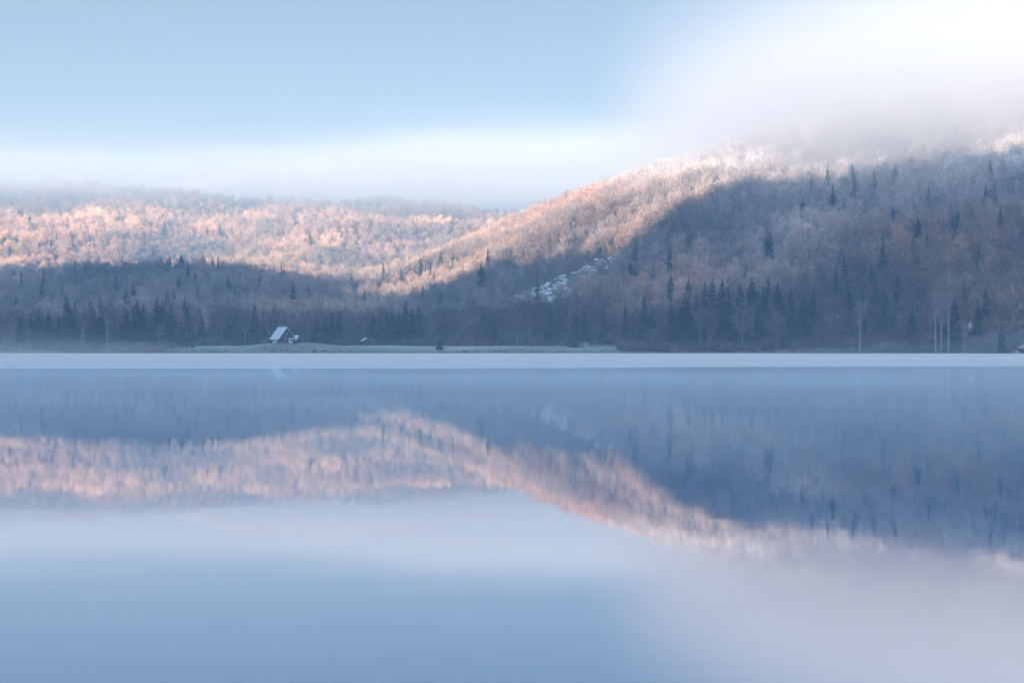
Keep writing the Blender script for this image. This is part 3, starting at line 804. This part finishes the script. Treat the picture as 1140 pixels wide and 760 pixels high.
def fog_material(name, fn, col=(.935, .93, .925), g=.26, step=1.0):
    m = bpy.data.materials.new(name); m.use_nodes = True; m.node_tree.nodes.clear(); t = NT(m.node_tree)
    out = t.node('ShaderNodeOutputMaterial'); v = t.node('ShaderNodeVolumePrincipled'); t.l.new(v.outputs[0], out.inputs['Volume'])
    v.inputs['Color'].default_value = (*col, 1); v.inputs['Anisotropy'].default_value = g
    tc = t.node('ShaderNodeTexCoord').outputs['Object']
    sp = t.node('ShaderNodeSeparateXYZ'); t.l.new(tc, sp.inputs[0])
    t.put(v.inputs['Density'], fn(t, tc, *sp.outputs))
    return m
M_ = lambda t, *a: t.math(*a)
def fog_hill(t, p, x, y, z):
    n = t.noise(p, scale=(.006, .006, .014), sc=1.0, detail=4)
    zb = t.math('MULTIPLY_ADD', x, -.30, 232.0)                 # the cloud base sinks to the right
    zb = t.math('MINIMUM', zb, 190.0); zb = t.math('MAXIMUM', zb, 122.0)
    zn = t.math('MULTIPLY_ADD', n, -90.0, 45.0)
    h = t.math('SUBTRACT', t.math('ADD', z, zn), zb)
    d = t.ss(h, 0.0, 95.0)
    xx = t.ss(x, -150.0, 860.0); d = t.math('MULTIPLY', d, t.math('POWER', xx, 2.6))
    d = t.math('MULTIPLY', d, t.ss(y, 730.0, 900.0)); d = t.math('MULTIPLY', d, t.ss(y, 1650.0, 1450.0))
    d = t.math('MULTIPLY', d, t.ss(z, 440.0, 330.0)); d = t.math('MULTIPLY', d, t.ss(x, 1150.0, 950.0))
    wisp = t.ss(t.noise(p, scale=(.009, .006, .022), sc=1.0, detail=5, off=(2, 7, 1)), .30, .70, .2, 1.9)
    d = t.math('MULTIPLY', t.math('MULTIPLY', d, wisp), .0042)
    e = t.math('MULTIPLY', t.ss(h, -165.0, 90.0), t.ss(x, 50.0, 270.0))
    e = t.math('MULTIPLY', e, t.ss(y, 780.0, 900.0)); e = t.math('MULTIPLY', e, t.ss(y, 1400.0, 1150.0))
    e = t.math('MULTIPLY', e, t.ss(z, 255.0, 165.0)); e = t.math('MULTIPLY', e, t.ss(x, 900.0, 700.0))
    return t.math('MULTIPLY_ADD', e, .022, d)
def fog_band(t, p, x, y, z):
    n = t.noise(p, scale=(.0022, .004, .016), sc=1.0, detail=5)
    m = t.ss(t.noise(p, scale=(.0016, .003, .030), sc=1.0, detail=5, off=(3.1, 1.7, .4)), .38, .64, .10, 2.0)
    h = t.math('MULTIPLY_ADD', n, -46.0, 23.0); h = t.math('ADD', h, z)
    d = t.math('MULTIPLY', t.ss(h, 200.0, 262.0), t.ss(h, 348.0, 246.0))
    d = t.math('MULTIPLY', d, t.ss(y, 1720.0, 2000.0)); d = t.math('MULTIPLY', d, t.ss(y, 2880.0, 2650.0))
    d = t.math('MULTIPLY', d, t.ss(x, -1300.0, -1100.0)); d = t.math('MULTIPLY', d, t.ss(x, 520.0, 300.0))
    d = t.math('MULTIPLY', d, t.ss(x, -600.0, 100.0, .5, 1.5))
    e = t.math('MULTIPLY', t.ss(h, 190.0, 245.0), t.ss(h, 315.0, 245.0))
    e = t.math('MULTIPLY', e, t.ss(y, 1760.0, 2050.0)); e = t.math('MULTIPLY', e, t.ss(y, 2500.0, 2300.0))
    e = t.math('MULTIPLY', e, t.ss(x, -1300.0, -1100.0)); e = t.math('MULTIPLY', e, t.ss(x, 520.0, 300.0)); e = t.math('MULTIPLY', e, t.ss(x, -450.0, 50.0, .8, 2.6))
    return t.math('MULTIPLY_ADD', e, .0028, t.math('MULTIPLY', t.math('MULTIPLY', d, m), .0026))
def lake_mist(t, p, x, y, z):
    n = t.noise(p, scale=(.02, .012, .10), sc=1.0, detail=4)
    n = t.ss(n, .42, .75)
    d = t.math('POWER', t.ss(z, 14.0, 0.0), 2.0)
    d = t.math('MULTIPLY', d, t.math('MULTIPLY_ADD', n, .8, .2))
    d = t.math('MULTIPLY', d, t.ss(x, -120.0, -185.0, .06, 1.0))
    d = t.math('MULTIPLY', d, t.ss(y, 40.0, 150.0)); d = t.math('MULTIPLY', d, t.ss(y, 708.0, 670.0))
    return t.math('MULTIPLY', d, .004)
def water_mist(t, p, x, y, z):
    n = t.noise(p, scale=(.03, .05, .6), sc=1.0, detail=4)
    d = t.math('MULTIPLY_ADD', t.ss(n, .35, .7), .9, .35)
    d = t.math('MULTIPLY', d, t.ss(z, 1.05, .1))
    d = t.math('MULTIPLY', d, t.ss(y, 6.0, 30.0)); d = t.math('MULTIPLY', d, t.ss(y, 124.0, 100.0))
    d = t.math('MULTIPLY', d, t.ss(x, -188.0, -150.0)); d = t.math('MULTIPLY', d, t.ss(x, 188.0, 150.0))
    return t.math('MULTIPLY', d, .036)
FOG = True
if FOG:
    box_mesh("fog", -150, 1160, 720, 1660, 5, 450, fog_material("hill_fog", fog_hill))
    box_mesh("fog", -1320, 530, 1710, 2900, 165, 390, fog_material("fog_band", fog_band))
    box_mesh("mist", -190, 190, 2, 126, 0.03, 1.1, fog_material("water_mist", water_mist, g=0))
    box_mesh("mist", -330, 360, 35, 712, 0.03, 14.5, fog_material("lake_mist", lake_mist, g=0))

# ------------------------------------------------------------------ light
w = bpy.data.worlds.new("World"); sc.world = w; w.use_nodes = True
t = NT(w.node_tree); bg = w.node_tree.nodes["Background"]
sky = t.node('ShaderNodeTexSky', sky_type='NISHITA'); sky.sun_disc = False
sky.sun_elevation = SUN_EL; sky.sun_rotation = SUN_AZ
sky.air_density = 1.0; sky.dust_density = .25; sky.ozone_density = 1.5
tg = t.node('ShaderNodeTexCoord').outputs['Generated']
sx3 = t.node('ShaderNodeSeparateXYZ'); t.l.new(tg, sx3.inputs[0])
zenith_boost = t.ss(sx3.outputs[2], .28, .75)            # extra brightness added to the sky overhead, out of view, to lift the shade
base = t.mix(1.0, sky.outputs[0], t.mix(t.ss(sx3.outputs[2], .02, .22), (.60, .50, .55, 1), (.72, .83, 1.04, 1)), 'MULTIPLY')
t.l.new(t.mix(zenith_boost, base, t.mix(1.0, base, (15.5, 13.0, 10.2, 1), 'MULTIPLY')), bg.inputs['Color']); bg.inputs['Strength'].default_value = .0195
sl = bpy.data.lights.new("sun", 'SUN'); sl.energy = 5.0; sl.angle = R(.5); sl.color = (1, .77, .56)
so = bpy.data.objects.new("sun", sl); COL.objects.link(so)
sd_ = Vector((SH[0] * math.cos(SUN_EL), SH[1] * math.cos(SUN_EL), math.sin(SUN_EL)))
so.rotation_euler = sd_.to_track_quat('Z', 'Y').to_euler(); so.location = (0, -50, 300)

# ------------------------------------------------------------------ picture
sc.view_settings.view_transform = 'Standard'; sc.view_settings.look = 'None'
sc.view_settings.exposure = EXPOSURE = 2.45; sc.view_settings.gamma = 1; sc.view_settings.use_curve_mapping = False
c = sc.cycles
c.use_denoising = True; c.max_bounces = 14; c.diffuse_bounces = 4; c.glossy_bounces = 2; c.transmission_bounces = 2; c.volume_bounces = 10; c.transparent_max_bounces = 4
c.use_adaptive_sampling = False; c.volume_step_rate = 1.0; c.volume_max_steps = 256
c.sample_clamp_indirect = 6
c.caustics_reflective = False; c.caustics_refractive = False
